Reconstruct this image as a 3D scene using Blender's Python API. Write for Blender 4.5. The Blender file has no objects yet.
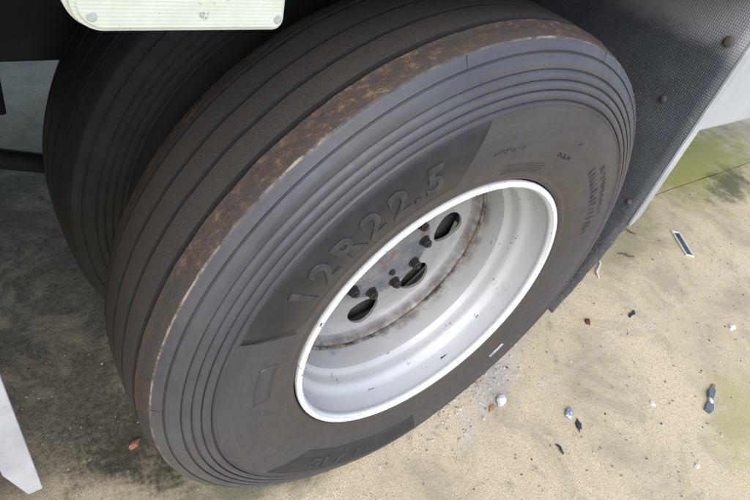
import bpy, bmesh, math, random
from mathutils import Vector, Matrix, noise
random.seed(7)
PI = math.pi
R_ = math.radians
S = bpy.context.scene
COL = S.collection

# ---------------------------------------------------------------- camera, sky, sun, exposure
cam_d = bpy.data.cameras.new('camera'); cam = bpy.data.objects.new('camera', cam_d); COL.objects.link(cam)
cam_d.sensor_width = 36.0; cam_d.lens = 537.54 / 750 * 36.0; cam_d.clip_start = 0.01; cam_d.clip_end = 500
right = Vector((0.80125, -0.55643, 0.21997)); up = Vector((0.23347, 0.62925, 0.74130)); fwd = Vector((0.55090, 0.54261, -0.63410))
M4 = Matrix((right, up, -fwd)).transposed().to_4x4(); M4.translation = Vector((-0.62412, -0.40613, 1.21113))
cam.matrix_world = M4
S.camera = cam
W = bpy.data.worlds.new('World'); S.world = W; W.use_nodes = True
wn = W.node_tree; bg = wn.nodes['Background']
sky = wn.nodes.new('ShaderNodeTexSky'); sky.sky_type = 'NISHITA'; sky.sun_disc = False
SUN_EL, SUN_AZ = 46.0, 240.0            # direction the light comes from, azimuth measured from +x towards +y
sky.sun_elevation = R_(SUN_EL); sky.sun_rotation = R_(90 - SUN_AZ)
sky.air_density = 1.0; sky.dust_density = 1.2; sky.ozone_density = 1.0
wn.links.new(sky.outputs[0], bg.inputs[0]); bg.inputs[1].default_value = 0.15
sun_d = bpy.data.lights.new('sun', 'SUN'); sun_d.energy = 1.0; sun_d.angle = R_(70); sun_d.color = (1, 0.975, 0.95)
sun = bpy.data.objects.new('sun', sun_d); COL.objects.link(sun)
az = R_(SUN_AZ); el = R_(SUN_EL)
sd = Vector((math.cos(az) * math.cos(el), math.sin(az) * math.cos(el), math.sin(el)))
sun.rotation_euler = sd.to_track_quat('Z', 'Y').to_euler()
S.view_settings.view_transform = 'Standard'; S.view_settings.look = 'None'; S.view_settings.gamma = 1
S.view_settings.use_curve_mapping = False; S.view_settings.exposure = 1.12

# ---------------------------------------------------------------- material helper
class NT:
    def __init__(s, name):
        s.m = bpy.data.materials.new(name); s.m.use_nodes = True; s.t = s.m.node_tree
        s.b = s.t.nodes['Principled BSDF']
        s.tc = s.t.nodes.new('ShaderNodeTexCoord'); s.co = s.tc.outputs['Object']
    def n(s, typ, **kw):
        nd = s.t.nodes.new(typ)
        for k, v in kw.items():
            if k in ('op',): nd.operation = v
            elif hasattr(nd, k): setattr(nd, k, v)
        return nd
    def L(s, a, b): s.t.links.new(a, b)
    def val(s, sock, v):
        if hasattr(v, 'links'): s.L(v, sock)
        else: sock.default_value = v
    def noise(s, scale, detail=4, rough=.55, co=None, dist=0):
        nd = s.n('ShaderNodeTexNoise'); s.L(co or s.co, nd.inputs['Vector'])
        nd.inputs['Scale'].default_value = scale; nd.inputs['Detail'].default_value = detail
        nd.inputs['Roughness'].default_value = rough; nd.inputs['Distortion'].default_value = dist
        return nd.outputs['Fac']
    def vor(s, scale, co=None, feature='F1', out='Distance', rnd=1):
        nd = s.n('ShaderNodeTexVoronoi'); nd.feature = feature; s.L(co or s.co, nd.inputs['Vector'])
        nd.inputs['Scale'].default_value = scale; nd.inputs['Randomness'].default_value = rnd
        return nd.outputs[out]
    def math(s, op, a, b=0.0, c=None, clamp=False):
        nd = s.n('ShaderNodeMath'); nd.operation = op; nd.use_clamp = clamp
        s.val(nd.inputs[0], a); s.val(nd.inputs[1], b)
        if c is not None: s.val(nd.inputs[2], c)
        return nd.outputs[0]
    def ss(s, v, lo, hi, a=0.0, b=1.0):
        nd = s.n('ShaderNodeMapRange'); nd.interpolation_type = 'SMOOTHSTEP'; s.val(nd.inputs[0], v)
        nd.inputs[1].default_value = lo; nd.inputs[2].default_value = hi; nd.inputs[3].default_value = a; nd.inputs[4].default_value = b
        return nd.outputs[0]
    def mix(s, f, a, b):
        nd = s.n('ShaderNodeMix'); nd.data_type = 'RGBA'; s.val(nd.inputs[0], f)
        for sock, v in ((nd.inputs[6], a), (nd.inputs[7], b)):
            if hasattr(v, 'links'): s.L(v, sock)
            else: sock.default_value = (*v, 1)
        return nd.outputs[2]
    def xyz(s):
        nd = s.n('ShaderNodeSeparateXYZ'); s.L(s.co, nd.inputs[0]); return nd.outputs
    def stretch(s, sc):
        nd = s.n('ShaderNodeMapping'); s.L(s.co, nd.inputs[0]); nd.inputs['Scale'].default_value = sc; return nd.outputs[0]
    def bump(s, h, strength, dist, prev=None):
        nd = s.n('ShaderNodeBump'); s.L(h, nd.inputs['Height']); nd.inputs['Strength'].default_value = strength
        nd.inputs['Distance'].default_value = dist
        if prev: s.L(prev, nd.inputs['Normal'])
        return nd.outputs[0]
    def out(s, col, rough=.6, metal=0.0, nrm=None, spec=None):
        if hasattr(col, 'links'): s.L(col, s.b.inputs['Base Color'])
        else: s.b.inputs['Base Color'].default_value = (*col, 1)
        s.val(s.b.inputs['Roughness'], rough); s.val(s.b.inputs['Metallic'], metal)
        if nrm: s.L(nrm, s.b.inputs['Normal'])
        if spec is not None: s.b.inputs['Specular IOR Level'].default_value = spec
        return s.m
HZ = 0.505          # wheel centre height
def polar(k):
    x, y, z = k.xyz()
    dz = k.math('SUBTRACT', z, HZ)
    r = k.math('SQRT', k.math('ADD', k.math('MULTIPLY', x, x), k.math('MULTIPLY', dz, dz)))
    a = k.math('ARCTAN2', dz, x)
    cb = k.n('ShaderNodeCombineXYZ'); k.L(r, cb.inputs[0]); k.L(k.math('MULTIPLY', a, .45), cb.inputs[1]); k.L(y, cb.inputs[2])
    return r, a, y, cb.outputs[0]

MAT = {}
def m_sidewall():
    k = NT('rubber_sidewall'); r, a, y, pc = polar(k)
    n1 = k.noise(5, 5, .6); n2 = k.noise(60, 4, .6)
    mp = k.n('ShaderNodeMapping'); k.L(pc, mp.inputs[0]); mp.inputs['Scale'].default_value = (160, 5, 1)
    streak = k.noise(1.0, 4, .6, co=mp.outputs[0])
    base = k.mix(k.ss(n1, .3, .7), (.034, .033, .039), (.050, .049, .056))
    base = k.mix(k.ss(streak, .4, .8, 0, .5), base, (.078, .077, .083))
    base = k.mix(k.math('MULTIPLY', k.ss(r, .44, .47, 0, 1), k.ss(k.noise(7, 5, .7), .35, .65, .1, .7)), base, (.074, .075, .081))
    brown = k.math('MULTIPLY', k.ss(r, .305, .375, 1, 0), k.ss(k.noise(9, 4, .6), .25, .65, .25, 1))
    base = k.mix(k.math('MULTIPLY', brown, .8), base, (.062, .048, .036))
    br2 = k.math('MULTIPLY', k.ss(k.noise(3.3, 5, .65), .42, .66), .55)
    base = k.mix(br2, base, (.064, .051, .044))
    mp3 = k.n('ShaderNodeMapping'); k.L(pc, mp3.inputs[0]); mp3.inputs['Scale'].default_value = (14, 200, 1)
    scuff = k.math('MULTIPLY', k.ss(k.noise(1, 3, .6, co=mp3.outputs[0]), .68, .76), k.ss(k.noise(8, 2, .5), .55, .64))
    base = k.mix(k.math('MULTIPLY', scuff, .6), base, (.15, .14, .13))
    dust = k.ss(k.noise(420, 2, .7), .62, .8, 0, .35)
    base = k.mix(dust, base, (.16, .15, .135))
    sp = k.ss(k.vor(90), .0, .045, .55, 0)
    base = k.mix(k.math('MULTIPLY', sp, k.ss(n2, .55, .62)), base, (.25, .23, .2))
    nr = k.bump(streak, .12, .0006); nr = k.bump(k.noise(900, 2), .18, .0004, nr)
    return k.out(base, k.ss(n2, .2, .8, .36, .55), 0, nr, .5)
def m_tread(name, shoulder):
    k = NT(name); r, a, y, pc = polar(k)
    n = k.noise(700, 3, .7); n2 = k.noise(14, 5, .65)
    base = k.mix(k.ss(n, .3, .75), (.036, .031, .027), (.084, .074, .064))
    base = k.mix(k.ss(n2, .45, .75, 0, .35), base, (.085, .066, .050))
    if shoulder:
        mp = k.n('ShaderNodeMapping'); k.L(pc, mp.inputs[0]); mp.inputs['Scale'].default_value = (80, 75, 120)
        f = k.noise(1, 7, .74, co=mp.outputs[0]); f2 = k.noise(9, 4, .6)
        xx, yy_, zz = k.xyz(); f2 = k.math('ADD', f2, k.ss(zz, .45, .95, -.10, .035))
        base = k.mix(k.math('MULTIPLY', k.ss(f, .38, .62), k.ss(f2, .31, .56)), base, (.082, .053, .036))
        base = k.mix(k.math('MULTIPLY', k.ss(f, .50, .70), k.ss(f2, .42, .62)), base, (.215, .142, .090))
        base = k.mix(k.ss(k.noise(170, 3, .7), .62, .72, 0, .8), base, (.025, .022, .02))
        nr = k.bump(f, .7, .003); nr = k.bump(n, .5, .001, nr)
    else:
        nr = k.bump(n, .45, .0008)
    sp = k.ss(k.vor(160), .0, .06, .8, 0)
    base = k.mix(k.math('MULTIPLY', sp, k.ss(k.noise(40, 2), .57, .62)), base, (.4, .38, .33))
    return k.out(base, .85, 0, nr, .3)
def m_edge():
    k = NT('worn_edge_rubber'); f = k.noise(70, 4, .7); f2 = k.noise(4, 3, .6)
    base = k.mix(k.math('MULTIPLY', k.ss(f, .35, .6), k.ss(f2, .35, .6)), (.055, .05, .045), (.30, .235, .175))
    return k.out(base, .8, 0, k.bump(f, .5, .001))
def m_plain_rubber(name, c, rough=.6):
    k = NT(name); r, a, y, pc = polar(k)
    mp = k.n('ShaderNodeMapping'); k.L(pc, mp.inputs[0]); mp.inputs['Scale'].default_value = (30, 700, 1)
    h = k.noise(1, 2, .5, co=mp.outputs[0]); d = k.noise(30, 5, .65)
    base = k.mix(k.ss(d, .35, .75), c, tuple(v * 1.7 for v in c))
    brown = k.ss(r, .335, .40, .85, 0)
    base = k.mix(brown, base, (.058, .047, .038))
    base = k.mix(k.ss(k.noise(420, 2, .7), .64, .8, 0, .3), base, (.14, .13, .12))
    return k.out(base, rough, 0, k.bump(h, .35, .0006), .35)
def m_letter():
    k = NT('letter_rubber'); d = k.noise(60, 4, .7)
    return k.out(k.mix(k.ss(d, .35, .65), (.020, .020, .022), (.046, .045, .048)), .5)
def m_rim(name, base_c, white):
    k = NT(name); r, a, y, pc = polar(k)
    n = k.noise(4, 4, .6); f = k.noise(600, 2, .6)
    base = k.mix(k.ss(n, .3, .7), base_c, tuple(v * .9 for v in base_c))
    mp = k.n('ShaderNodeMapping'); k.L(pc, mp.inputs[0]); mp.inputs['Scale'].default_value = (1, 6, 90)
    st = k.noise(1, 3, .6, co=mp.outputs[0])
    base = k.mix(k.ss(st, .5, .8, 0, .35), base, (.50, .47, .42))
    dirt = k.math('MULTIPLY', k.ss(k.noise(6, 5, .7), .5, .75), k.ss(k.noise(50, 4, .7), .4, .6, .3, 1))
    base = k.mix(k.math('MULTIPLY', dirt, .6), base, (.30, .265, .22))
    sc = k.math('MULTIPLY', k.ss(k.noise(150, 3, .65), .63, .67), k.ss(k.noise(12, 2, .5), .58, .63))
    base = k.mix(sc, base, (.02, .02, .02))
    if not white:
        sm = k.math('MULTIPLY', k.math('MULTIPLY', k.ss(y, .132, .150), k.ss(y, .16, .2, 1, .4)), k.ss(k.noise(17, 6, .75), .44, .62))
        base = k.mix(k.math('MULTIPLY', sm, .9), base, (.13, .11, .095))
        film = k.math('MULTIPLY', k.ss(y, .03, .15), k.ss(k.noise(13, 5, .7), .3, .65, .35, 1))
        base = k.mix(k.math('MULTIPLY', film, .5), base, (.36, .34, .31))
        mp2 = k.n('ShaderNodeMapping'); k.L(pc, mp2.inputs[0]); mp2.inputs['Scale'].default_value = (1, 40, 300)
        base = k.mix(k.math('MULTIPLY', k.ss(k.noise(1, 3, .6, co=mp2.outputs[0]), .66, .74), k.ss(k.noise(10, 2, .5), .52, .6, 0, .8)), base, (.16, .15, .14))
    if white:
        nick = k.ss(k.noise(130, 3, .65), .66, .72)
        base = k.mix(nick, base, (.09, .08, .075))
    nr = k.bump(f, .08, .0004); nr = k.bump(k.noise(35, 3, .6), .12, .0015, nr)
    return k.out(base, k.ss(n, .3, .7, .40, .52), .0 if white else .12, nr, .5)
def m_disc():
    k = NT('disc_silver_paint'); r, a, y, pc = polar(k)
    n = k.noise(5, 4, .65)
    base = k.mix(k.ss(n, .35, .7), (.36, .352, .343), (.28, .27, .258))
    d = k.math('MULTIPLY', k.ss(r, .236, .249, 0, 1), k.ss(k.noise(24, 6, .72), .34, .6))
    base = k.mix(d, base, (.13, .10, .085))
    hubdirt = k.math('MULTIPLY', k.ss(r, .11, .16, 1, 0), k.ss(k.noise(22, 5, .7), .3, .6, .3, 1))
    base = k.mix(k.math('MULTIPLY', hubdirt, .7), base, (.15, .13, .115))
    mp = k.n('ShaderNodeMapping'); k.L(pc, mp.inputs[0]); mp.inputs['Scale'].default_value = (90, 7, 1)
    base = k.mix(k.ss(k.noise(1, 4, .65, co=mp.outputs[0]), .5, .72, 0, .5), base, (.22, .20, .18))
    base = k.mix(k.ss(k.noise(90, 4, .7), .6, .76, 0, .4), base, (.2, .175, .15))
    return k.out(base, .5, .25, k.bump(k.noise(60, 4, .6), .2, .002))
def m_hub():
    k = NT('hub_rusty_paint'); n = k.noise(18, 5, .65); n2 = k.noise(45, 5, .7)
    base = k.mix(k.ss(n, .35, .65), (.10, .11, .13), (.20, .19, .185))
    base = k.mix(k.ss(n2, .5, .68, 0, .85), base, (.15, .085, .05))
    return k.out(base, .75, .1, k.bump(n2, .5, .002))
def m_simple(name, c, rough=.6, metal=0.0, var=.35, sc=30, bs=.2, bd=.002, c2=None):
    k = NT(name); n = k.noise(sc, 5, .65)
    b = c2 or tuple(v * (1 - var) for v in c)
    base = k.mix(k.ss(n, .32, .68), c, b)
    base = k.mix(k.ss(k.noise(sc * 7, 3, .7), .6, .8, 0, .4), base, tuple(v * .5 for v in b))
    return k.out(base, rough, metal, k.bump(n, bs, bd))
def m_flap():
    k = NT('mud_flap_rubber'); x, y, z = k.xyz()
    u = k.math('SINE', k.math('MULTIPLY', y, 2 * PI / .0048)); v = k.math('SINE', k.math('ADD', k.math('MULTIPLY', z, 2 * PI / .0052), k.math('MULTIPLY', k.noise(90, 2), 3)))
    g = k.math('MULTIPLY', k.math('ADD', u, 1.0), k.math('ADD', v, 1.0))
    n = k.noise(9, 5, .65)
    base = k.mix(k.ss(n, .35, .7), (.058, .063, .072), (.088, .094, .106))
    dust = k.math('MULTIPLY', k.ss(k.noise(240, 3, .7), .52, .72), k.ss(k.noise(6, 3, .6), .35, .65, .25, 1))
    base = k.mix(k.math('MULTIPLY', dust, .7), base, (.22, .225, .24))
    low = k.math('MULTIPLY', k.ss(z, .25, .7, 1, .0), k.ss(k.noise(130, 4, .7), .52, .66))
    base = k.mix(k.math('MULTIPLY', low, .8), base, (.26, .22, .17))
    top = k.math('MULTIPLY', k.ss(k.math('ADD', z, k.math('MULTIPLY', k.noise(14, 3, .6), .06)), .985, 1.05), .85)
    base = k.mix(top, base, (.31, .315, .325))
    nr = k.bump(k.math('MULTIPLY', g, k.ss(k.noise(120, 3, .7), .3, .7, .3, 1.2)), .42, .0008)
    return k.out(base, .48, 0, nr, .5)
def m_lens():
    k = NT('lamp_lens_plastic'); x, y, z = k.xyz()
    rib = k.math('SINE', k.math('MULTIPLY', z, 2 * PI / .0026))
    n = k.noise(40, 4, .7)
    base = k.mix(k.ss(n, .35, .7), (.64, .67, .57), (.58, .61, .51))
    base = k.mix(k.math('MULTIPLY', k.ss(k.noise(70, 3, .6), .62, .7), k.ss(k.noise(9, 2), .48, .56)), base, (.30, .30, .24))
    k.b.inputs['Transmission Weight'].default_value = .15
    k.b.inputs['Subsurface Weight'].default_value = .0
    return k.out(base, .25, 0, k.bump(rib, .16, .0005), .5)
def m_concrete():
    k = NT('concrete_ground'); x, y, z = k.xyz()
    g = k.noise(260, 5, .8); g2 = k.noise(70, 5, .7); big = k.noise(2.2, 5, .6); mid = k.noise(9, 5, .6)
    base = k.mix(k.ss(g, .36, .64), (.44, .34, .205), (.88, .745, .50))
    base = k.mix(k.ss(g2, .45, .75, 0, .55), base, (.42, .33, .205))
    base = k.mix(k.ss(big, .42, .68, 0, .65), base, (.50, .41, .265))
    base = k.mix(k.ss(mid, .55, .75, 0, .45), base, (.58, .49, .345))
    # fine dark grit and pale grains
    v = k.n('ShaderNodeTexVoronoi'); k.L(k.co, v.inputs['Vector']); v.inputs['Scale'].default_value = 150
    base = k.mix(k.math('MULTIPLY', k.ss(v.outputs['Distance'], .16, .26, 1, 0), k.ss(k.noise(33, 3), .53, .62)), base, (.10, .085, .07))
    pit = k.math('MULTIPLY', k.ss(k.noise(48, 6, .75), .62, .70), k.ss(k.noise(5, 3, .6), .42, .62, .15, 1))
    base = k.mix(k.math('MULTIPLY', pit, .75), base, (.16, .135, .105))
    v2 = k.vor(230)
    base = k.mix(k.math('MULTIPLY', k.ss(v2, .12, .25, 1, 0), k.ss(k.noise(21, 3), .5, .62)), base, (.68, .62, .54))
    mott = k.noise(3.7, 6, .7, dist=.6)
    base = k.mix(k.ss(mott, .47, .66, 0, .6), base, (.34, .28, .20))
    base = k.mix(k.ss(k.noise(16, 6, .72, dist=.4), .57, .70, 0, .5), base, (.27, .225, .165))
    def blob(cx, cy, rx, ry, rot=0.0):
        c, s_ = math.cos(rot), math.sin(rot)
        dx = k.math('SUBTRACT', x, cx); dy = k.math('SUBTRACT', y, cy)
        a = k.math('ADD', k.math('MULTIPLY', dx, c / rx), k.math('MULTIPLY', dy, s_ / rx))
        b = k.math('ADD', k.math('MULTIPLY', dx, -s_ / ry), k.math('MULTIPLY', dy, c / ry))
        d = k.math('SQRT', k.math('ADD', k.math('MULTIPLY', a, a), k.math('MULTIPLY', b, b)))
        d = k.math('ADD', d, k.math('MULTIPLY', k.math('SUBTRACT', mid, .5), 2.2))
        d = k.math('ADD', d, k.math('MULTIPLY', k.math('SUBTRACT', g2, .5), 1.2))
        return d
    def stain(base, f, col, amt):
        return k.mix(k.math('MULTIPLY', f, amt), base, col)
    base = stain(base, k.ss(blob(2.75, .60, .85, .33, .12), .35, 1.15, 1, 0), (.37, .355, .085), .85)
    base = stain(base, k.ss(blob(2.75, .36, .34, .13, .2), .3, 1.1, 1, 0), (.10, .105, .060), .8)
    base = stain(base, k.ss(blob(1.55, .28, .5, .16, .2), .2, 1.1, 1, 0), (.26, .235, .12), .6)
    base = stain(base, k.ss(blob(1.1, -.46, .24, .12, .3), .3, 1.2, 1, 0), (.42, .36, .16), .7)
    base = stain(base, k.ss(blob(-.45, .30, .20, .17, .3), .3, 1.15, 1, 0), (.024, .025, .015), .93)
    base = stain(base, k.ss(blob(-.30, .07, .22, .06, -.2), .3, 1.2, 1, 0), (.10, .11, .06), .7)
    base = stain(base, k.ss(blob(.45, .02, .26, .05, .45), .3, 1.3, 1, 0), (.50, .48, .46), .5)
    # old pale mortar line running parallel to the vehicle
    yl = k.math('ABSOLUTE', k.math('ADD', k.math('SUBTRACT', y, -.070), k.math('MULTIPLY', k.math('SUBTRACT', mid, .5), .03)))
    ml = k.math('MULTIPLY', k.ss(yl, .004, .016, 1, 0), k.math('MULTIPLY', k.ss(k.noise(28, 4, .7), .36, .56), k.ss(x, .35, .5)))
    base = stain(base, ml, (.60, .55, .46), .28)
    # old damp dirt and algae under the vehicle, its shade painted into the colour
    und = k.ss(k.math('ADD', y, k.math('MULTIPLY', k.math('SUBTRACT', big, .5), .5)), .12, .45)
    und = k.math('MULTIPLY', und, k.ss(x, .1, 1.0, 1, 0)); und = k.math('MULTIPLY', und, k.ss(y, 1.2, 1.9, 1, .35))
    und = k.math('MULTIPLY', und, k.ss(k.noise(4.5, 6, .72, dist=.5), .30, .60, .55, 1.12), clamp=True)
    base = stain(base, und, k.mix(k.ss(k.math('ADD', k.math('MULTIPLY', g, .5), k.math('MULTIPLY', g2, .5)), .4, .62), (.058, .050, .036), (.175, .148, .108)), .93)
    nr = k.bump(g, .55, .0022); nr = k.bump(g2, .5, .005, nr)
    return k.out(base, .92, 0, nr, .25)

MAT['sidewall'] = m_sidewall(); MAT['tread'] = m_tread('rubber_tread', False); MAT['shoulder'] = m_tread('rubber_shoulder', True)
MAT['groove'] = m_simple('groove_unworn_shaded_rubber', (.020, .018, .016), .9, 0, .3, 60); MAT['inner'] = m_simple('inner_tyre_rubber', (.028, .025, .022), .8, 0, .35, 20, .2, .001); MAT['edge'] = m_edge(); MAT['panel'] = m_plain_rubber('rubber_panel', (.018, .018, .021), .5); MAT['letter'] = m_letter()  # grooves: unworn rubber, darkened further to paint in the shade inside them
MAT['rim'] = m_rim('rim_silver_paint', (.49, .487, .483), False); MAT['lip'] = m_rim('rim_lip_paint', (.74, .74, .735), True)
MAT['disc'] = m_disc(); MAT['hub'] = m_hub()
MAT['nut'] = m_simple('nut_greasy_steel', (.022, .026, .026), .55, .3, .5, 60, .4, .002, (.045, .034, .026))
MAT['weld'] = m_simple('weld_rust', (.24, .21, .18), .85, 0, .7, 40, .8, .004, (.035, .027, .022))
MAT['drum'] = m_simple('drum_cast_iron', (.07, .065, .06), .8, .1, .5, 20)
MAT['flap'] = m_flap(); MAT['rust'] = m_simple('rusty_washer', (.12, .10, .09), .8, .1, .4, 80, .5, .002)
MAT['white'] = m_simple('white_body_paint', (.42, .43, .445), .4, 0, .12, 6, .05, .002)
MAT['strip'] = m_simple('strip_aluminium', (.52, .53, .55), .45, .2, .3, 9, .15, .003)
MAT['bracket'] = m_simple('grey_bracket_paint', (.16, .165, .175), .55, 0, .25, 12)
MAT['under'] = m_simple('chassis_dark_green_paint', (.018, .028, .022), .7, 0, .5, 9)
MAT['black'] = m_simple('black_grimy_steel', (.022, .022, .024), .65, 0, .5, 14)
MAT['lens'] = m_lens(); MAT['screw'] = m_simple('zinc_screw', (.42, .45, .42), .5, .2, .3, 90)
MAT['housing'] = m_simple('lamp_housing_plastic', (.62, .60, .52), .45, 0, .2, 30)
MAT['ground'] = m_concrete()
MAT['nick'] = m_simple('cut_rubber', (.02, .02, .02), .9)
MAT['soil'] = m_simple('dark_soil', (.05, .045, .035), .95, 0, .4, 40)

# ---------------------------------------------------------------- object helpers
def link(name, me, mats, parent=None, smooth=True):
    o = bpy.data.objects.new(name, me); COL.objects.link(o)
    for m in (mats if isinstance(mats, (list, tuple)) else [mats]):
        if len(o.data.materials) < (len(mats) if isinstance(mats, (list, tuple)) else 1): o.data.materials.append(MAT[m])
    if smooth:
        for p in me.polygons: p.use_smooth = True
    if parent: o.parent = parent
    return o
def mesh(name, v, f, mats, parent=None, smooth=False, mi=None):
    me = bpy.data.meshes.new(name); me.from_pydata(v, [], f); me.update()
    if mi: 
        for p, i in zip(me.polygons, mi): p.material_index = i
    bm = bmesh.new(); bm.from_mesh(me); bmesh.ops.recalc_face_normals(bm, faces=bm.faces); bm.to_mesh(me); bm.free()
    return link(name, me, mats, parent, smooth)
def bmo(name, bm, mats, parent=None, smooth=False):
    me = bpy.data.meshes.new(name); bmesh.ops.recalc_face_normals(bm, faces=bm.faces); bm.to_mesh(me); bm.free()
    return link(name, me, mats, parent, smooth)
def tag(o, label, cat=None, group=None, kind=None):
    if label: o['label'] = label
    if cat: o['category'] = cat
    if group: o['group'] = group
    if kind: o['kind'] = kind
    return o
def empty(name, loc=(0, 0, 0)):
    o = bpy.data.objects.new(name, None); o.empty_display_size = .1; COL.objects.link(o); o.location = loc; return o
def box(name, x0, x1, y0, y1, z0, z1, mats, parent=None, bev=.004, seg=2):
    bm = bmesh.new(); bmesh.ops.create_cube(bm, size=1)
    for v in bm.verts: v.co = Vector((x0 + (v.co.x + .5) * (x1 - x0), y0 + (v.co.y + .5) * (y1 - y0), z0 + (v.co.z + .5) * (z1 - z0)))
    if bev: bmesh.ops.bevel(bm, geom=bm.edges[:], offset=bev, segments=seg, affect='EDGES', profile=.5)
    return bmo(name, bm, mats, parent, False)
def lathe(profile, seg=256, fn=None, mi=None, closed=False):
    """profile of (R, y); revolve about the axle (y) at height HZ"""
    n = len(profile); v = []; f = []; idx = []
    for i in range(seg):
        a = 2 * PI * i / seg; c, s = math.cos(a), math.sin(a)
        for j, (r, y) in enumerate(profile):
            if fn: r, y = fn(r, y, a, j)
            v.append((r * c, y, HZ + r * s))
    for i in range(seg):
        i2 = (i + 1) % seg
        for j in range(n if closed else n - 1):
            j2 = (j + 1) % n
            f.append((i * n + j, i * n + j2, i2 * n + j2, i2 * n + j)); idx.append(mi[j] if mi else 0)
    return v, f, idx

# ---------------------------------------------------------------- ground
EXT = 60
def slab(name, pts):
    bm = bmesh.new(); vs = [bm.verts.new((x, y, 0)) for x, y in pts]; fa = bm.faces.new(vs)
    r = bmesh.ops.extrude_face_region(bm, geom=[fa])
    for e in r['geom']:
        if isinstance(e, bmesh.types.BMVert): e.co.z -= .12
    o = bmo(name, bm, 'ground'); tag(o, None, kind='structure'); return o
# joint between two cast slabs, running parallel to the vehicle
jx = [-60] + [-3 + .12 * i for i in range(76)] + [60]
jy = [.462 + .010 * noise.noise(Vector((x * .9, 3.1, 0))) + .004 * noise.noise(Vector((x * 14, 1.7, 0))) for x in jx]
jw = [0.00001 if x < .7 else .0035 + .003 * noise.noise(Vector((x * 8, 7.7, 0))) for x in jx]
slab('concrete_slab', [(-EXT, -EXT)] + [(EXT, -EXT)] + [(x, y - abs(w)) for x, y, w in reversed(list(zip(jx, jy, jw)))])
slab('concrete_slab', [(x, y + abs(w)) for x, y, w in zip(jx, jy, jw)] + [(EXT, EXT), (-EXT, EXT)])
tag(mesh('ground', [(-70, -70, -.008), (70, -70, -.008), (70, 70, -.008), (-70, 70, -.008)], [(0, 1, 2, 3)], 'soil'), None, kind='structure')

# ---------------------------------------------------------------- the wheel
YC = .123                      # half the tyre's width between rim flanges
SW_R = [.285, .30, .33, .36, .40, .43, .46, .48, .50, .519]
SW_Y = [.012, .004, -.006, -.011, -.014, -.0125, -.006, .001, .010, .021]
def sy(r):
    if r <= SW_R[0]: return SW_Y[0]
    for i in range(len(SW_R) - 1):
        if r <= SW_R[i + 1]:
            # catmull-rom through the control points
            p0 = SW_Y[max(i - 1, 0)]; p1 = SW_Y[i]; p2 = SW_Y[i + 1]; p3 = SW_Y[min(i + 2, len(SW_Y) - 1)]
            t = (r - SW_R[i]) / (SW_R[i + 1] - SW_R[i])
            return .5 * ((2 * p1) + (-p0 + p2) * t + (2 * p0 - 5 * p1 + 4 * p2 - p3) * t * t + (-p0 + 3 * p1 - 3 * p2 + p3) * t ** 3)
    return SW_Y[-1]
def deform(r, y, a, amp=1.0):
    """load: flatten on the ground, bulge next to the contact patch"""
    d = abs((a + PI / 2 + PI) % (2 * PI) - PI)
    k = math.exp(-(d / .42) ** 2)
    prof = max(0.0, 1 - abs(r - .44) / .11)
    y -= (.007 * k * prof if y < YC else -.007 * k * prof) * amp
    zmax = HZ - .0005
    s = -math.sin(a)
    if s > 0 and r * s > zmax: r = zmax / s
    elif s > 0 and r > .42 and r * s > zmax - .04:
        r = r - .25 * (r * s - (zmax - .04)) * min(1, (r - .42) / .06)
    return r, y
rings = [.4445, .458, .4705, .4835, .5035]
half = [(.2945, .030, 0), (.296, .016, 0), (.3000, .0095, 0), (.3022, .0050, 0), (.3045, .0010, 0), (.308, -.0010, 0), (.312, -.0018, 0), (.3155, -.0012, 0), (.3175, -.0022, 0)]
r = .323
while r < .4385: half.append((r, sy(r), 0)); r += .009
prev = .4385
for g in rings:
    w = .0014
    for t in (.0, .3, .65):
        rr = prev + (g - w - prev) * t; half.append((rr, sy(rr) - (.0030 if t in (.3, .65) else .0016), 0))
    half += [(g - w, sy(g - w) - .0012, 0), (g - .0003, sy(g) + .0018, 0), (g + .0007, sy(g) + .0018, 0)]
    prev = g + .0016
for rr in (.5055, .509, .514): half.append((rr, sy(rr) - .0014, 0))
half.append((.5178, .0196, 0))
half += [(.5190, .0208, 3), (.5197, .0220, 3), (.5206, .0240, 1)]
def crown(y):
    d = y - YC; return .531 - .42 * d * d - 90 * max(0.0, abs(d) - .06) ** 4 * 12
def grv(yc, w, d): return [(crown(yc - w), yc - w, 'e'), (crown(yc) - d * .5, yc - w * .86, 'g'), (crown(yc) - d, yc - w * .7, 'g'), (crown(yc) - d, yc + w * .7, 'g'), (crown(yc) - d * .5, yc + w * .86, 'g'), (crown(yc + w), yc + w, 'e')]
tr = [(.5225, .0290, 1), (.5242, .0350, 1), (.5256, .0410, 1), (.5266, .0465, 1)]
tr += [(a_, b_, 1 if c_ == 'e' and b_ < .057 else 2) for a_, b_, c_ in grv(.0570, .0046, .012)]
tr += [(crown(.07), .07, 2), (crown(.085), .085, 2)] + [(a_, b_, 2) for a_, b_, c_ in grv(.1020, .0036, .011)]
full_half = half + tr + [(crown(.123), .123, 2)]
mirror = [(a_, 2 * YC - b_, c_) for a_, b_, c_ in reversed(full_half[:-1])]
prof3 = full_half + mirror
NP = len(prof3)
def tyre_fn(seed):
    def fn(r, y, a, j):
        m = prof3[j][2]
        p = Vector((math.cos(a) * 9, math.sin(a) * 9, seed))
        if r > .5135 and m in (1, 2):
            yy = y - YC
            y += .0011 * noise.noise(p * 1.3 + Vector((0, 0, round(abs(yy) * 40)))) + .0006 * noise.noise(p * 5 + Vector((0, 0, y * 50)))
        if m in (1, 3) or (m == 2 and abs(y - YC) > .064):
            r += .0011 * noise.noise(p * 3.0 + Vector((0, 0, y * 120))) + .0006 * noise.noise(p * 9 + Vector((0, 0, y * 300)))
        if m == 0 and r > .33: y += (.0004 * noise.noise(p * .6 + Vector((0, 0, r * 20)))) * (1 if y < YC else -1)
        return deform(r, y, a)
    return fn
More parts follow.
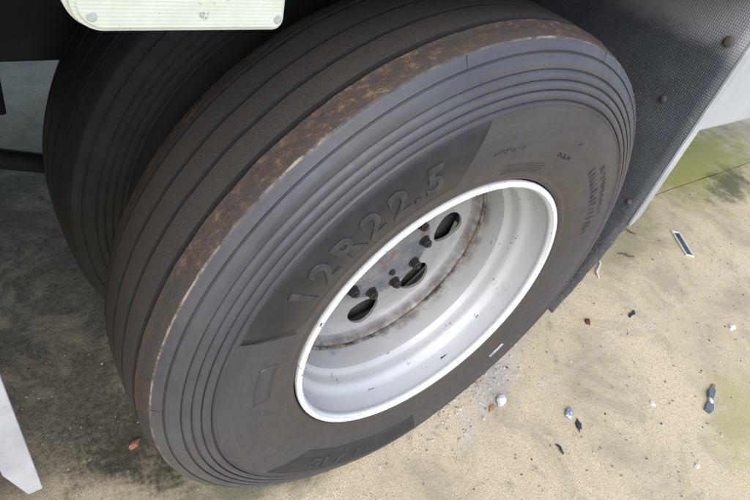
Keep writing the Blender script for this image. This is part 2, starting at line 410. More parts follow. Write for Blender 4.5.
def mi_of(j):
    a_, b_ = prof3[j][2], prof3[min(j + 1, NP - 1)][2]
    return b_ if j < NP // 2 else a_
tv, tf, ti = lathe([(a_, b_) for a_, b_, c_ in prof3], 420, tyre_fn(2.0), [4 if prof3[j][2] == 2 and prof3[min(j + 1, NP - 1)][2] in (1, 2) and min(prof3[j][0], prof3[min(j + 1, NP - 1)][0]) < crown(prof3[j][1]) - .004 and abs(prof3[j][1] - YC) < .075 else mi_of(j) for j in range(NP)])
truck = empty('truck'); tag(truck, 'white truck standing on twin tyres marked 12R22.5, one white dished rim showing', 'truck')
wheel = empty('wheel_root')
def sharpen(o, deg):
    bm = bmesh.new(); bm.from_mesh(o.data)
    for e in bm.edges: e.smooth = not (len(e.link_faces) == 2 and e.calc_face_angle(0) > R_(deg))
    bm.to_mesh(o.data); bm.free()
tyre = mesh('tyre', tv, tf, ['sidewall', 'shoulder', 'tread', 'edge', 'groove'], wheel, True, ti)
sharpen(tyre, 32)

def on_sw(r, ang, lift=0.0):
    a = ang; rr, y = deform(r, sy(r), a); return Vector((rr * math.cos(a), y - lift, HZ + rr * math.sin(a)))
def sw_patch(name, angL, angR, r0, r1, mats, lift=.0009, nr=14, na=60, parent=None, label=None):
    """raised rubber field on the sidewall; angL/angR are functions of radius (radians)"""
    v = []; f = []
    for i in range(nr + 1):
        r = r0 + (r1 - r0) * i / nr
        rr0 = r
        for j in range(na + 1):
            t = j / na; a = angL(r) + (angR(r) - angL(r)) * t
            edge = i in (0, nr) or j in (0, na)
            v.append(on_sw(rr0, a, -.002 if edge else lift))
    for i in range(nr):
        for j in range(na):
            q = i * (na + 1) + j; f.append((q, q + 1, q + na + 2, q + na + 1))
    # pull the second row/column next to the edge so that the step is crisp
    for i in range(nr + 1):
        r = r0 + (r1 - r0) * i / nr
        for j in range(na + 1):
            ii = {1: .04, nr - 1: nr - .04}.get(i, i); jj = {1: .05, na - 1: na - .05}.get(j, j)
            if (ii != i or jj != j) and 0 < i < nr and 0 < j < na:
                r2 = r0 + (r1 - r0) * ii / nr; t = jj / na; v[i * (na + 1) + j] = on_sw(r2, angL(r2) + (angR(r2) - angL(r2)) * t, lift)
    o = mesh(name, v, f, mats, parent, True)
    if label: o['label'] = label
    return o
lerp = lambda r, r0, a0, r1, a1: R_(a0 + (a1 - a0) * (r - r0) / (r1 - r0))
sw_patch('size_panel', lambda r: lerp(r, .338, 159.0 - 3.0 * max(0, (.352 - r) / .014), .438, 161.5),
         lambda r: R_(108.0 - 6.9 * ((r - .338) / .1) ** .8), .338, .438, 'panel', parent=tyre, label='dark crescent panel carrying the tyre size')
sw_patch('brand_panel', lambda r: lerp(r, .364, -130.5, .43, -140), lambda r: lerp(r, .364, -106 + 24, .43, -80), .366, .432, 'panel', parent=tyre, label='dark hatched panel low on the sidewall')
sw_patch('mark_block', lambda r: R_(183.5), lambda r: R_(170.0), .352, .381, 'sidewall', .0012, 6, 16, tyre)
def raised_line(name, pts, rad=.0007, parent=None, mat='letter'):
    cu = bpy.data.curves.new(name, 'CURVE'); cu.dimensions = '3D'; cu.bevel_depth = rad; cu.bevel_resolution = 1
    sp = cu.splines.new('POLY'); sp.points.add(len(pts) - 1)
    for q, p in zip(sp.points, pts): q.co = (*p, 1)
    ob = bpy.data.objects.new(name, cu); COL.objects.link(ob); me = bpy.data.meshes.new_from_object(ob.evaluated_get(bpy.context.evaluated_depsgraph_get()))
    bpy.data.objects.remove(ob); me.materials.clear(); return link(name, me, mat, parent, True)
bpy.context.view_layer.update()
def glyph(ch, h, wsc, rad, fill=False):
    cu = bpy.data.curves.new('g', 'FONT'); cu.body = ch; cu.size = 1.0; cu.align_x = 'CENTER'; cu.offset = .032 if not fill else .018
    if not fill: cu.fill_mode = 'NONE'; cu.bevel_depth = rad / h * .7; cu.bevel_resolution = 0
    else: cu.fill_mode = 'FULL' if False else 'BOTH'; cu.extrude = .0012 / h * .7; cu.bevel_depth = .0006 / h * .7; cu.bevel_resolution = 1
    cu.resolution_u = 3
    ob = bpy.data.objects.new('g', cu); COL.objects.link(ob); bpy.context.view_layer.update()
    me = bpy.data.meshes.new_from_object(ob.evaluated_get(bpy.context.evaluated_depsgraph_get())); bpy.data.objects.remove(ob)
    me.materials.clear()
    for v in me.vertices:
        v.co = Vector((v.co.x * h / .7 * wsc, v.co.y * h / .7, v.co.z * h / .7))
    return me
def letter(ch, ang_deg, r_base, h, wsc=.8, rad=.0008, lift=.0010, parent=None, lean=0.0, fill=False):
    me = glyph(ch, h, wsc, rad, fill)
    for v in me.vertices:
        r = r_base + v.co.y; a = R_(ang_deg) - (v.co.x + lean * v.co.y) / (r_base + h * .5)
        v.co = on_sw(r, a, lift + v.co.z)
    return link('letter', me, 'letter', parent, False)
for ch, ang in zip('12R22.5', (149.2, 142.4, 135.9, 129.2, 122.7, 118.6, 114.0)):
    letter(ch, ang, .357, .050, .92, .0017, .0010, parent=tyre, fill=True)
for ch, ang in zip('CIVI', (-122.5, -118.3, -111.5, -105.0)):
    letter(ch, ang, .390, .028, .95, .0010, .0008, parent=tyre, fill=True)
# thin edge line of the lower panel and small moulded text that is too worn to read as words
raised_line('moulded_line', [on_sw(.4315 - .066 * t, R_(-139 + 9 * t), .0005) for t in [i / 8 for i in range(9)]] + [on_sw(.3655 + .010 * (t * t), R_(-130 + 26 * t), .0005) for t in [i / 12 for i in range(1, 13)]], .0005, tyre)
raised_line('moulded_line', [on_sw(.345 + .092 * t, R_(160 + 1.4 * t), .0012) for t in [i / 8 for i in range(9)]], .0006, tyre)
raised_line('moulded_line', [on_sw(.438, R_(161 - 60 * t), .0003) for t in [i / 50 for i in range(51)]], .0005, tyre)
def dashes(r_list, a0, a1, n, rad=.0006):
    for r in r_list:
        bm_pts = []
        a = a0
        while a > a1:
            w = random.uniform(.35, .9)
            if random.random() < .8:
                raised_line('moulded_mark', [on_sw(r, R_(a), .0004), on_sw(r + random.uniform(-.003, .003), R_(a - w * .6), .0005), on_sw(r + random.uniform(-.002, .004), R_(a - w), .0004)], rad, tyre)
            a -= w + random.uniform(.25, .5)
dashes([.3735, .3695], 98, 88, 0, .0006); dashes([.364, .360], 72, 65, 0, .0006); dashes([.389], 69, 65, 0)
for i in range(5): raised_line('moulded_line', [on_sw(.322 + .0042 * i, R_(a), .0003) for a in [91 - 1.5 * j - (i % 2) for j in range(12)]], .0006, tyre, 'panel')
# rows of worn small characters facing the mud flap, no longer readable in the rubber
rw = random.Random(11)
for r0_, h_, a0_, a1_, st_ in ((.370, .016, 50, 16, 2.3), (.395, .010, 47, 24, 1.7)):
    a = a0_
    while a > a1_:
        w_ = st_ * .55; q_ = [(rw.uniform(0, .3), rw.choice((0, 1))), (rw.uniform(.1, .5), rw.choice((1, .5))), (rw.uniform(.6, 1), rw.choice((1, .5, 0))), (rw.uniform(.5, 1), rw.choice((0, .5)))]
        raised_line('moulded_mark', [on_sw(r0_ + h_ * v_, R_(a - w_ * u_), .0004) for u_, v_ in q_], .0007, tyre)
        if rw.random() < .6: raised_line('moulded_mark', [on_sw(r0_, R_(a), .0004), on_sw(r0_ + h_, R_(a), .0004)], .0007, tyre)
        a -= st_
# small white rubber colour patch and two radial ribs between the rings
def patch_quad(name, r0, r1, a0, a1, mat, lift):
    v = [on_sw(r, R_(a), l) for l in (lift, -.001) for r, a in ((r0, a0), (r0, a1), (r1, a1), (r1, a0))]
    return mesh(name, v, [(0, 1, 2, 3), (0, 1, 5, 4), (1, 2, 6, 5), (2, 3, 7, 6), (3, 0, 4, 7)], mat, tyre)
MAT['pale'] = m_simple('pale_print', (.55, .54, .52), .7, 0, .6, 200)
patch_quad('print_mark', .366, .376, -37.5, -44.5, 'pale', .0006)
for a in (105.6, 72.4, 178):
    raised_line('sipe', [on_sw(.5180, R_(a - .2), .0010), on_sw(.512, R_(a), .0010), on_sw(.5045, R_(a + .15), .0006)], .0008, tyre, 'nick')

# rim barrel
fr = [(.2985, .0075), (.2987, .0035), (.2983, .0008), (.2972, -.0009), (.2950, -.0013), (.2905, -.0012), (.2888, -.0002), (.2880, .0022)]
ins = [(.2866, .0060), (.2850, .0078), (.2846, .0110), (.2858, .0140), (.2858, .0200), (.2846, .0330), (.2828, .0480), (.2808, .0555), (.2765, .0610), (.2715, .0655), (.2690, .0700), (.2680, .0780), (.2668, .0900),
       (.2645, .0955), (.2600, .1000), (.2572, .1045), (.2562, .1120), (.2555, .1280), (.2548, .1450), (.2545, .1900), (.2600, .2080), (.2700, .2260), (.2860, .2400), (.2985, .2460)]
bk = [(r + .0055, y + .002) for r, y in reversed(ins[:-1])]
lip_n = len(fr)
pr = fr + ins + bk
rim_mi = [1 if j < lip_n else 0 for j in range(len(pr))]
def rim_fn(r, y, a, j):
    if j < lip_n:
        q = noise.noise(Vector((math.cos(a) * 30, math.sin(a) * 30, 1.0)))
        r += .0004 * q; y += .0003 * q
    return r, y
v, f, mi = lathe(pr, 300, rim_fn, rim_mi, True)
rim = mesh('rim', v, f, ['rim', 'lip'], wheel, True, mi); sharpen(rim, 24)
for a_, b_ in ((118.6, 119.2), (131, 130.2), (97, 97.5), (160, 160.6), (-70, -69.5)):
    raised_line('scratch', [Vector((q * math.cos(R_(t)), y_, HZ + q * math.sin(R_(t)))) for q, y_, t in ((.2968, -.0006, a_), (.2935, -.0012, (a_ + b_) / 2), (.2898, -.0010, b_))], .00045, rim, 'nick')
rs = random.Random(5)
for a_, y_, l_ in ((-62, .030, 3.5), (-100, .052, 2.2), (-35, .052, 1.6), (-118, .078, 1.4), (-48, .080, 1.2), (-150, .026, 1.2), (-84, .100, 1.8)):
    r_ = .0004
    def rin(y):
        for (ra, ya), (rb, yb) in zip(ins, ins[1:]):
            if ya <= y <= yb: return ra + (rb - ra) * (y - ya) / (yb - ya)
        return .26
    for q in range(3):
        aa = a_ + rs.uniform(-1.5, 1.5); yy = y_ + rs.uniform(-.004, .004); ll = l_ * rs.uniform(.3, 1)
        raised_line('scuff', [Vector(((rin(yy) - .0001) * math.cos(R_(aa + ll * t)), yy + .0012 * t, HZ + (rin(yy) - .0001) * math.sin(R_(aa + ll * t)))) for t in (0, .5, 1)], rs.uniform(.0004, .0009), rim, 'nick')
# dished disc with hand holes cut through it
dfr = [(.100, .184), (.125, .187), (.150, .1925), (.175, .1975), (.198, .1995), (.215, .1985), (.2265, .1952), (.2330, .1915), (.2352, .1890), (.2370, .1868), (.2388, .1862), (.2402, .1868), (.2412, .1850), (.2428, .1800), (.2444, .1745), (.2448, .1690), (.2475, .1640), (.2540, .1620)]
dpr = dfr + [(r, y + .007) for r, y in reversed(dfr)]
v, f, mi = lathe(dpr, 240, None, None, True)
disc = mesh('disc', v, f, 'disc', rim, True)
cutters = []
bm = bmesh.new()
for i in range(8):
    a = R_(2 - 45 * i)
    c = Vector((.1905 * math.cos(a), .20, HZ + .1905 * math.sin(a)))
    mt = Matrix.Translation(c) @ Matrix.Rotation(-a, 4, 'Y') @ Matrix.Rotation(PI / 2, 4, 'X') @ Matrix.Diagonal((.0400, .0415, 1, 1))
    bmesh.ops.create_cone(bm, cap_ends=True, segments=40, radius1=1, radius2=1, depth=.08, matrix=mt)
cut = bmo('cut', bm, 'disc')
md = disc.modifiers.new('b', 'BOOLEAN'); md.operation = 'DIFFERENCE'; md.object = cut; md.solver = 'EXACT'
bpy.context.view_layer.update()
me2 = bpy.data.meshes.new_from_object(disc.evaluated_get(bpy.context.evaluated_depsgraph_get()))
disc.modifiers.clear(); disc.data = me2; bpy.data.objects.remove(cut)
bm = bmesh.new(); bm.from_mesh(me2)
for e in bm.edges:
    e.smooth = not (len(e.link_faces) == 2 and e.calc_face_angle(0) > R_(35))
for fc in bm.faces: fc.smooth = True
bm.to_mesh(me2); bm.free()
# weld seam where disc meets barrel
seam = [(.2518 + .0028 * math.cos(t), .1600 + .0052 * math.sin(t)) for t in [2 * PI * i / 8 for i in range(8)]]
def seam_fn(r, y, a, j):
    q = noise.noise(Vector((math.cos(a) * 22, math.sin(a) * 22, 4))); q2 = noise.noise(Vector((math.cos(a) * 70, math.sin(a) * 70, y * 300)))
    return r - .0012 * q2, y + .0016 * q + .001 * q2
v, f, mi = lathe(seam, 300, seam_fn, None, True)
mesh('weld_seam', v, f, 'weld', rim, True)
# valve stem
# hub flange with ten nuts on studs
hub_pr = [(.0005, .168), (.020, .1685), (.030, .1690), (.035, .1700), (.040, .1710), (.052, .1715), (.110, .1722), (.1145, .1735), (.1160, .1770), (.1160, .200), (.0005, .200)]
v, f, mi = lathe(hub_pr, 96)
hub = mesh('hub', v, f, 'hub', wheel, True)
for e in hub.data.edges: pass
bm = bmesh.new()
bmesh.ops.create_cone(bm, cap_ends=True, segments=6, radius1=.0125, radius2=.0125, depth=.015)
bmesh.ops.bevel(bm, geom=[e for e in bm.edges if abs(e.verts[0].co.z - e.verts[1].co.z) < .001], offset=.0012, segments=1, affect='EDGES')
bmesh.ops.create_cone(bm, cap_ends=True, segments=14, radius1=.0155, radius2=.0150, depth=.0035, matrix=Matrix.Translation((0, 0, -.008)))
bmesh.ops.create_cone(bm, cap_ends=True, segments=12, radius1=.0070, radius2=.0064, depth=.005, matrix=Matrix.Translation((0, 0, .0095)))
nme = bpy.data.meshes.new('nut'); bmesh.ops.recalc_face_normals(bm, faces=bm.faces); bm.to_mesh(nme); bm.free(); nme.materials.append(MAT['nut'])
for i in range(10):
    a = R_(10 - 36 * i); o = bpy.data.objects.new('nut', nme); COL.objects.link(o); o.parent = hub
    o.matrix_local = Matrix.Translation((.0985 * math.cos(a), .1625, HZ + .0985 * math.sin(a))) @ Matrix.Rotation(PI / 2, 4, 'X') @ Matrix.Rotation(random.uniform(0, 1), 4, 'Z') @ Matrix.Diagonal((.86, .86, .9, 1))
o = bpy.data.objects.new('plug', nme); COL.objects.link(o); o.parent = hub
o.matrix_local = Matrix.Translation((.030, .1700, HZ - .053)) @ Matrix.Rotation(PI / 2, 4, 'X') @ Matrix.Diagonal((.6, .6, .6, 1))
v, f, mi = lathe([(.110, .202), (.150, .222), (.200, .228), (.2535, .229), (.2535, .245), (.215, .25), (.205, .26), (.205, .45), (.18, .46), (.10, .46)], 120)
mesh('brake_drum', v, f, 'drum', wheel, True)

# inner twin wheel: same tyre and barrel turned half round, one spacing further in
inner = empty('wheel_root', (0, .415, 0))
iv, if_, ii = lathe([(a_, (.35 * sy(a_) + .65 * b_ if b_ < YC else .35 * (2 * YC - sy(a_)) + .65 * b_) if c_ == 0 and .33 < a_ < .517 else b_) for a_, b_, c_ in prof3], 300, lambda r, y, a, j: deform(r, y, a), ti[:NP - 1])
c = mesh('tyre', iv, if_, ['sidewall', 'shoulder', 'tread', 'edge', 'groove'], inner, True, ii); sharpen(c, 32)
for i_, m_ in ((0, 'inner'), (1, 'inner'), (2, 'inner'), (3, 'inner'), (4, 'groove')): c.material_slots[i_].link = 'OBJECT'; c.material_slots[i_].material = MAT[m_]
c2 = rim.copy(); COL.objects.link(c2); c2.parent = inner

# ---------------------------------------------------------------- mud flap behind the wheel
flap = empty('flap_root', (.6, .3, .2))
def flap_edge(z):
    if z > .57: return .0008
    return .0008 + .036 * ((.57 - z) / .35) ** 1.25
v = []; f = []; NZ, NY = 90, 30
Z0, Z1, Y1 = .205, 1.30, .66
for side in (0, 1):
    for i in range(NZ + 1):
        z = Z0 + (Z1 - Z0) * i / NZ
        y0 = flap_edge(z) + .003 * noise.noise(Vector((z * 22, 0, 2))) * (1 if z < .57 else .1) + .002 * noise.noise(Vector((z * 70, 0, 2))) * (1 if z < .57 else .1)
        for j in range(NY + 1):
            y = y0 + (Y1 - y0) * j / NY
            zz = z + ((.012 * noise.noise(Vector((y * 30, 5, 0)))) if i == 0 else 0)
            x = .6 + .006 * noise.noise(Vector((y * 3, z * 3, 9))) + .008 * side
            v.append((x - .6, y - .3, zz - .2))
n1 = (NZ + 1) * (NY + 1)
for s_ in (0, 1):
    for i in range(NZ):
        for j in range(NY):
            q = s_ * n1 + i * (NY + 1) + j; f.append((q, q + 1, q + NY + 2, q + NY + 1))
for i in range(NZ):
    for j in (0, NY):
        q = i * (NY + 1) + j; f.append((q, q + NY + 1, q + NY + 1 + n1, q + n1))
for j in range(NY):
    for i in (0, NZ):
        q = i * (NY + 1) + j; f.append((q, q + 1, q + 1 + n1, q + n1))
sheet = mesh('rubber_sheet', v, f, 'flap', flap, True)
sheet.data.transform(Matrix.Translation((.6, .3, .2))); sheet.location = (-.6, -.3, -.2)
def washer(name, y, z, r, parent, mat='rust'):
    bm = bmesh.new()
    bmesh.ops.create_cone(bm, cap_ends=True, segments=24, radius1=r, radius2=r * .96, depth=.003, matrix=Matrix.Translation((-.0045, y - .3, z - .2)) @ Matrix.Rotation(-PI / 2, 4, 'Y'))
    bmesh.ops.create_uvsphere(bm, u_segments=16, v_segments=8, radius=r * .7, matrix=Matrix.Translation((-.0055, y - .3, z - .2)) @ Matrix.Diagonal((.14, 1, 1, 1)))
    return bmo(name, bm, mat, parent, True)
for y, z, r in ((.033, 1.0, .0110), (.085, .852, .0075), (.026, .615, .007)): washer('bolt', y, z, r, flap)

# ---------------------------------------------------------------- the truck's body over the wheel
T = lambda o: o
skirt = T(box('side_skirt', .634, 3.6, .002, .030, .812, 1.35, 'white', truck, .006)); skirt['label'] = 'white painted side skirt panel beside the mud flap'
# trim strips beside the wheel opening (pointed lower ends)
def strip(name, poly, y0, y1, label):
    bm = bmesh.new(); vs = [bm.verts.new((x, y0, z)) for x, z in poly]; fa = bm.faces.new(vs)
    r = bmesh.ops.extrude_face_region(bm, geom=[fa])
    for e in r['geom']:
        if isinstance(e, bmesh.types.BMVert): e.co.y = y1
    bmesh.ops.bevel(bm, geom=bm.edges[:], offset=.0008, segments=1, affect='EDGES')
    o = T(bmo(name, bm, 'strip', truck)); o['label'] = label; return o
strip('trim_strip', [(.6, .566), (.604, .560), (.629, .588), (.629, 1.35), (.6, 1.35)], -.006, .0, 'narrow pale trim strip along the mud flap edge')
strip('trim_strip', [(-.6555, .487), (-.671, .486), (-.686, .548), (-.690, 1.35), (-.6580, 1.35)], -.006, .0, 'pale grey trim strip with a cut lower corner')
T(box('side_rail', -4, 4, .012, .07, 1.10, 1.30, 'white', truck, .006))
T(box('side_skirt', -3.6, -.694, .002, .030, .560, 1.095, 'white', truck, .006))  # unseen panel, added to keep side light off the ground underneath
T(box('shade_box', -2.6, -1.0, .06, .72, .40, .98, 'black', truck, .06, 5))  # unseen box, added so its shade darkens the ground under the truck
T(box('floor', -4, 4, .075, 2.43, 1.16, 1.24, 'under', truck, .004))
T(box('side_wall', -4, 4, .016, .06, 1.302, 3.4, 'white', truck, .006))
T(box('side_wall', -4, 4, 2.44, 2.48, 1.10, 3.4, 'white', truck, .006))
T(box('roof', -4, 4, .0, 2.50, 3.402, 3.46, 'white', truck, .006))
T(box('chassis_rail', -4, 4, .80, .87, .655, .95, 'under', truck, .006))
T(box('chassis_rail', -4, 4, 1.63, 1.70, .655, .95, 'under', truck, .006))
for x in (-3.2, -2.2, -1.2, 1.2, 2.2, 3.2): T(box('cross_member', x - .03, x + .03, .10, 2.40, .955, 1.155, 'under', truck, .004))
bm = bmesh.new()
bmesh.ops.create_cone(bm, cap_ends=True, segments=40, radius1=.065, radius2=.065, depth=1.55, matrix=Matrix.Translation((0, 1.25, HZ)) @ Matrix.Rotation(PI / 2, 4, 'X'))
bmesh.ops.create_uvsphere(bm, u_segments=32, v_segments=16, radius=.20, matrix=Matrix.Translation((0, 1.25, HZ)))
T(bmo('axle', bm, 'black', truck, True))
def bar(name, p, q, r, mat, parent, seg=16):
    p = Vector(p); q = Vector(q); bm = bmesh.new()
    mt = Matrix.Translation((p + q) / 2) @ (q - p).to_track_quat('Z', 'Y').to_matrix().to_4x4()
    bmesh.ops.create_cone(bm, cap_ends=True, segments=seg, radius1=r, radius2=r, depth=(q - p).length, matrix=mt)
    return bmo(name, bm, mat, parent, True)
T(bar('radius_rod', (-1.3, .83, .66), (-.12, .83, .27), .024, 'black', truck))
T(bar('air_hose', (-.556, .80, .80), (-.566, .80, .55), .010, 'black', truck))

# ---------------------------------------------------------------- marker lamp hanging at the body edge
LX0, LX1, LZ = -.5565, -.397, 1.046
lamp = empty('lamp_root', (LX0, .02, LZ))
def outline(x0, x1, z0, z1, cl, cr):
    pts = []
    def arc(cx, cz, r, a0, a1, n=8):
        for i in range(n + 1): a = R_(a0 + (a1 - a0) * i / n); pts.append((cx + r * math.cos(a), cz + r * math.sin(a)))
    # chamfered left lower corner, rounded right lower corner
    arc(x0 + cl, z0 + cl, cl, 180, 270, 10)
    arc(x1 - cr, z0 + cr, cr, 270, 360, 8)
    arc(x1 - .012, z1 - .012, .012, 0, 90, 6); arc(x0 + .012, z1 - .012, .012, 90, 180, 6)
    return pts
def extr(name, pts, y0, y1, mat, parent, bev=.002):
    bm = bmesh.new(); vs = [bm.verts.new((x, y0, z)) for x, z in pts]; fa = bm.faces.new(vs)
    r = bmesh.ops.extrude_face_region(bm, geom=[fa]); tv_ = [e for e in r['geom'] if isinstance(e, bmesh.types.BMVert)]
    for e in tv_: e.co.y = y1
    bmesh.ops.bevel(bm, geom=[e for e in bm.edges if abs(e.verts[0].co.y - e.verts[1].co.y) < 1e-6 and e.verts[0].co.y < (y0 + y1) / 2], offset=bev, segments=3, affect='EDGES')
    return bmo(name, bm, mat, parent)
def LL(o): o.data.transform(Matrix.Translation((-LX0, -.02, -LZ))); return o
housing = LL(extr('housing', outline(LX0, LX1, LZ, 1.118, .021, .010), .0005, .016, 'housing', lamp, .0012))
lens_me = LL(extr('lens', outline(LX0 + .0022, LX1 - .0022, LZ + .0022, 1.116, .0195, .009), -.012, .0000, 'lens', lamp, .0035))
for x, z in ((-.5425, 1.0590), (-.4060, 1.0575), (-.4060, 1.108), (-.5475, 1.108)):
    bm = bmesh.new()
    bmesh.ops.create_cone(bm, cap_ends=True, segments=20, radius1=.0036, radius2=.0030, depth=.0005, matrix=Matrix.Translation((x, -.0122, z)) @ Matrix.Rotation(PI / 2, 4, 'X'))
    LL(bmo('screw', bm, 'screw', lamp))
LL(box('bracket', -.52, -.44, .0162, .024, 1.06, 1.16, 'black', lamp, .001))

# ---------------------------------------------------------------- truck > part > sub-part
def promote(root, main, name, label, subs):
    base = root.location.copy()
    wl = base + main.location
    for o in subs:
        m_ = o.matrix_local.copy(); m_.translation += base - wl
        o.parent = main; o.matrix_parent_inverse = Matrix.Identity(4); o.matrix_local = m_
    main.parent = truck; main.location = wl; main.name = name; main['label'] = label
    bpy.data.objects.remove(root)
bpy.context.view_layer.update()
kids = lambda o: list(o.children)
subs = [o for o in kids(wheel) if o is not rim] + kids(tyre) + kids(hub) + kids(rim)
promote(wheel, rim, 'wheel', 'outer wheel: white dished steel rim inside a dusty black tyre', subs)
promote(inner, c2, 'wheel', 'inner twin wheel in the shadow of the outer tyre', [c])
promote(flap, sheet, 'mud_flap', 'black dimpled rubber mud flap hanging behind the tyre', [o for o in kids(flap) if o is not sheet])
promote(lamp, housing, 'marker_lamp', 'pale ribbed plastic marker lamp above the tread', [o for o in kids(lamp) if o is not housing])

# ---------------------------------------------------------------- litter on the concrete
def chip(name, x, y, sx, sy_, sz, rot, mat, label, cat, seed=0, n=7, group=None, tilt=0.0):
    """flat irregular broken flake"""
    rnd = random.Random(seed); bm = bmesh.new(); top = []; bot = []
    for i in range(n):
        a = 2 * PI * i / n + rnd.uniform(-.25, .25); q = rnd.uniform(.72, 1.12)
        bot.append(bm.verts.new((sx * q * math.cos(a), sy_ * q * math.sin(a), 0)))
        top.append(bm.verts.new((sx * q * .86 * math.cos(a), sy_ * q * .86 * math.sin(a), sz * rnd.uniform(.6, 1.2))))
    ct = bm.verts.new((sx * rnd.uniform(-.3, .3), sy_ * rnd.uniform(-.3, .3), sz * 1.35))
    for i in range(n):
        k2 = (i + 1) % n; bm.faces.new((bot[i], bot[k2], top[k2], top[i])); bm.faces.new((top[i], top[k2], ct))
    bm.faces.new(list(reversed(bot)))
    o = bmo(name, bm, mat); o.location = (x, y, .0005 + abs(math.sin(tilt)) * sy_ * .5); o.rotation_euler = (tilt, 0, rot)
    return tag(o, label, cat, group)
MAT['p_white'] = m_simple('white_chip', (.78, .74, .68), .6, 0, .2, 60)
MAT['p_orange'] = m_simple('orange_brown_chip', (.42, .22, .08), .7, 0, .4, 60)
MAT['p_brick'] = m_simple('brick_chip', (.40, .17, .10), .8, 0, .3, 80)
MAT['p_red'] = m_simple('red_brown_leaf', (.16, .045, .025), .7, 0, .4, 80)
MAT['p_blue'] = m_simple('blue_grey_plastic', (.15, .185, .21), .5, 0, .4, 80)
MAT['p_foil'] = m_simple('silver_foil', (.55, .58, .62), .4, .35, .6, 120)
MAT['p_dark'] = m_simple('dark_plastic', (.045, .055, .06), .45, 0, .5, 90)
MAT['p_twig'] = m_simple('dry_twig', (.17, .12, .075), .85, 0, .5, 90)
MAT['p_stem'] = m_simple('bleached_stem', (.72, .69, .62), .6, 0, .2, 60)
chip('broken_chip', .405, -.045, .024, .014, .010, .6, 'p_white', 'white broken chip lying beside an orange flake near the tyre', 'chip', 3, 6, tilt=.35)
chip('broken_chip', .362, -.051, .017, .008, .004, .3, 'p_orange', 'orange brown flake lying next to a white broken chip', 'chip', 5, 6)
chip('broken_chip', -.495, .276, .017, .010, .008, .5, 'p_brick', 'small orange red brick chip on dark mossy ground', 'chip', 8, 5)
chip('dry_leaf', .941, .041, .019, .014, .006, .9, 'p_red', 'small red brown leaf lying flat on pale concrete', 'leaf', 9, 7)
chip('broken_chip', 1.509, -.24, .022, .014, .008, .2, 'p_white', 'white pebble like chip beyond the leaf and foil', 'chip', 12, 7)
chip('broken_chip', .858, -.281, .013, .010, .005, 1.2, 'p_white', 'tiny white chip between the foil scraps and blue plastic', 'chip', 13, 6)
chip('broken_chip', .794, -.472, .011, .008, .005, .3, 'p_white', 'tiny white chip beside the yellowish stain', 'chip', 14, 6)
def crumple(x, y, sx, sy_, sz, rot, mat, label, cat, seed):
    bm = bmesh.new(); bmesh.ops.create_icosphere(bm, subdivisions=2, radius=1)
    for v_ in bm.verts:
        q = noise.noise(v_.co * 1.9 + Vector((seed, 0, 0))) * .7 + noise.noise(v_.co * 5 + Vector((0, seed, 0))) * .5
        v_.co *= 1 + q; v_.co = Vector((v_.co.x * sx, v_.co.y * sy_, max(0, v_.co.z + .25) * sz))
    o = bmo('foil_scrap', bm, mat); o.location = (x, y, .0004); o.rotation_euler = (0, 0, rot); return tag(o, label, cat)
crumple(.566, -.174, .020, .012, .008, .4, 'p_foil', 'crumpled silver foil scrap, the brighter one of two', 'foil', 3.3)
crumple(.562, -.214, .018, .009, .006, 1.0, 'p_dark', 'dark crumpled scrap lying close to the silver foil', 'scrap', 8.1)
# bent blue-grey plastic clip with an orange tip
cl = empty('plastic_clip', (1.07, -.37, 0)); tag(cl, 'bent blue grey plastic clip with orange tip on yellowish stain', 'clip')
def strip_path(name, pts, w, h, mat, parent=None):
    bm = bmesh.new(); prev = None; n = len(pts)
    for i, p in enumerate(pts):
        p = Vector(p); d = (Vector(pts[min(i + 1, n - 1)]) - Vector(pts[max(i - 1, 0)])).normalized(); s_ = Vector((-d.y, d.x, 0)).normalized() * w
        ww = 1 if 0 < i < n - 1 else .7
        ring = [bm.verts.new(p + s_ * ww), bm.verts.new(p + s_ * ww * .8 + Vector((0, 0, h))), bm.verts.new(p - s_ * ww * .8 + Vector((0, 0, h))), bm.verts.new(p - s_ * ww)]
        if prev:
            for q in range(4): bm.faces.new((prev[q], prev[(q + 1) % 4], ring[(q + 1) % 4], ring[q]))
        else: bm.faces.new(ring)
        prev = ring
    bm.faces.new(prev)
    return bmo(name, bm, mat, parent)
strip_path('arm', [(.055, .017, .001), (.030, .012, .004), (.002, .002, .006)], .012, .007, 'p_blue', cl)
strip_path('foot', [(-.012, -.008, .001), (-.035, -.016, .003), (-.060, -.020, .001)], .014, .006, 'p_blue', cl)
strip_path('neck', [(.000, .002, .004), (-.010, -.006, .006), (-.016, -.012, .004)], .007, .005, 'p_white', cl)
strip_path('tip', [(.057, .019, .002), (.072, .024, .002)], .008, .005, 'p_brick', cl)
# rectangular plastic cover: pale frame with a dark ribbed insert
pc = empty('plastic_cover', (1.820, .154, 0)); pc.rotation_euler = (0, .0, R_(52)); tag(pc, 'rectangular dark plastic cover with pale rim lying on concrete', 'cover')
L2, W2 = .087, .020
for nm, x0, x1, y0, y1 in (('frame_bar', -L2, L2, -W2, -W2 + .007), ('frame_bar', -L2, L2, W2 - .006, W2), ('frame_bar', L2 - .008, L2, -W2 + .0072, W2 - .0062), ('frame_bar', -L2, -L2 + .007, -W2 + .0072, W2 - .0062)):
    box(nm, x0, x1, y0, y1, .001, .009, 'p_white', pc, .001, 1)
box('insert', -L2 + .0072, L2 - .0082, -W2 + .0072, W2 - .0062, .001, .005, 'p_dark', pc, .001, 1)
for i in range(9): box('rib', -L2 + .018 + i * .0128, -L2 + .022 + i * .0128, -W2 + .009, W2 - .008, .0052, .0068, 'p_blue', pc, 0)
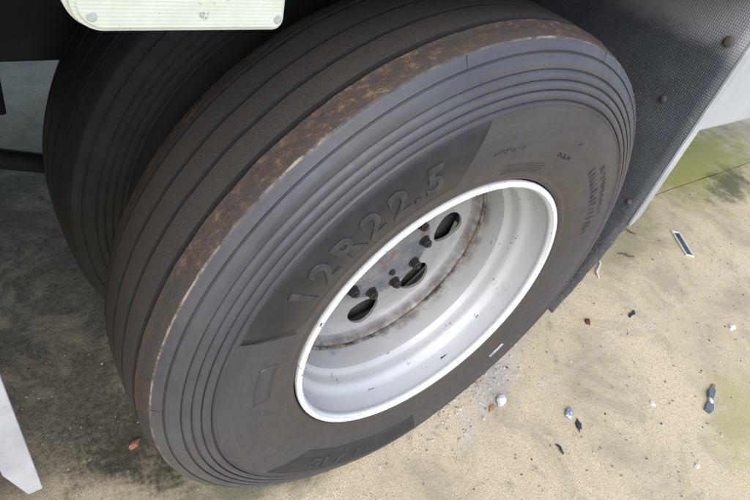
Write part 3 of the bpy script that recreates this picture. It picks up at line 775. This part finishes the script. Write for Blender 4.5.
# pale bent stem near the flap
o = strip_path('bleached_stem', [(.065, .045, .002), (.03, .014, .006), (.0, .0, .008), (-.03, -.012, .006), (-.045, -.036, .002)], .0045, .004, 'p_stem'); o.location = (1.235, .208, 0)
tag(o, 'bleached bent stem lying on concrete below the mud flap', 'stem')
def twig(x, y, l, rot, label, mat='p_twig', r=.0035):
    q = [(-l / 2, 0, .001), (-l * .2, l * .06, .004), (l * .15, -l * .05, .004), (l / 2, l * .08, .001)]
    o = strip_path('twig', q, r, .004, mat); o.location = (x, y, 0); o.rotation_euler = (0, 0, rot); return tag(o, label, 'twig')
twig(1.446, .213, .075, -.7, 'short dry twig between the bleached stem and plastic cover')
twig(1.150, -.012, .050, .2, 'short dark twig lying past the red brown leaf', 'p_dark', .006)
twig(1.62, .315, .06, -1.1, 'thin twig fragment near the pointed trim strip end')
twig(.45, -.235, .030, 1.4, 'tiny dark splinter below the foil scraps', 'p_dark', .003)
# fine grit, sand grains and crumbs: uncountable
def grit(name, n, area, smin, smax, mats, label):
    rnd = random.Random(n); bm = bmesh.new(); k = len(mats)
    for i in range(n):
        x, y = area(rnd)
        if (abs(x) < .19 and -.02 < y < .62): continue
        s_ = smin + (smax - smin) * rnd.random() ** 3
        mt = Matrix.Translation((x, y, s_ * .25)) @ Matrix.Rotation(rnd.uniform(0, 6.28), 4, 'Z') @ Matrix.Diagonal((s_ * rnd.uniform(.7, 1.5), s_ * rnd.uniform(.6, 1.1), s_ * rnd.uniform(.4, .9), 1))
        r = bmesh.ops.create_icosphere(bm, subdivisions=1, radius=1, matrix=mt) if s_ > .0035 else bmesh.ops.create_cube(bm, size=1.5, matrix=mt)
        m_ = rnd.randrange(k)
        for v_ in r['verts']:
            for fc in v_.link_faces: fc.material_index = m_
    o = bmo(name, bm, mats); return tag(o, label, None, None, 'stuff')
MAT['g1'] = m_simple('grit_tan', (.34, .28, .21), .9, 0, .3, 200); MAT['g2'] = m_simple('grit_dark', (.09, .08, .07), .9, 0, .3, 200); MAT['g3'] = m_simple('grit_pale', (.62, .58, .52), .85, 0, .2, 200)
grit('loose_grit', 2100, lambda r: (r.uniform(-.8, 2.6), r.uniform(-.7, .6)), .0008, .0042, ['g1', 'g2', 'g3', 'g1', 'g1', 'g3'], 'loose sandy grit scattered over the concrete')
def near_tyre(r):
    x = r.gauss(.38, .14); return x, .055 - .05 * abs(r.gauss(0, 1)) + .22 * (x - .38)
grit('glass_crumbs', 420, near_tyre, .0010, .0042, ['g3', 'p_foil', 'g3', 'g1'], 'pale glittering crumbs gathered beside the tyre')
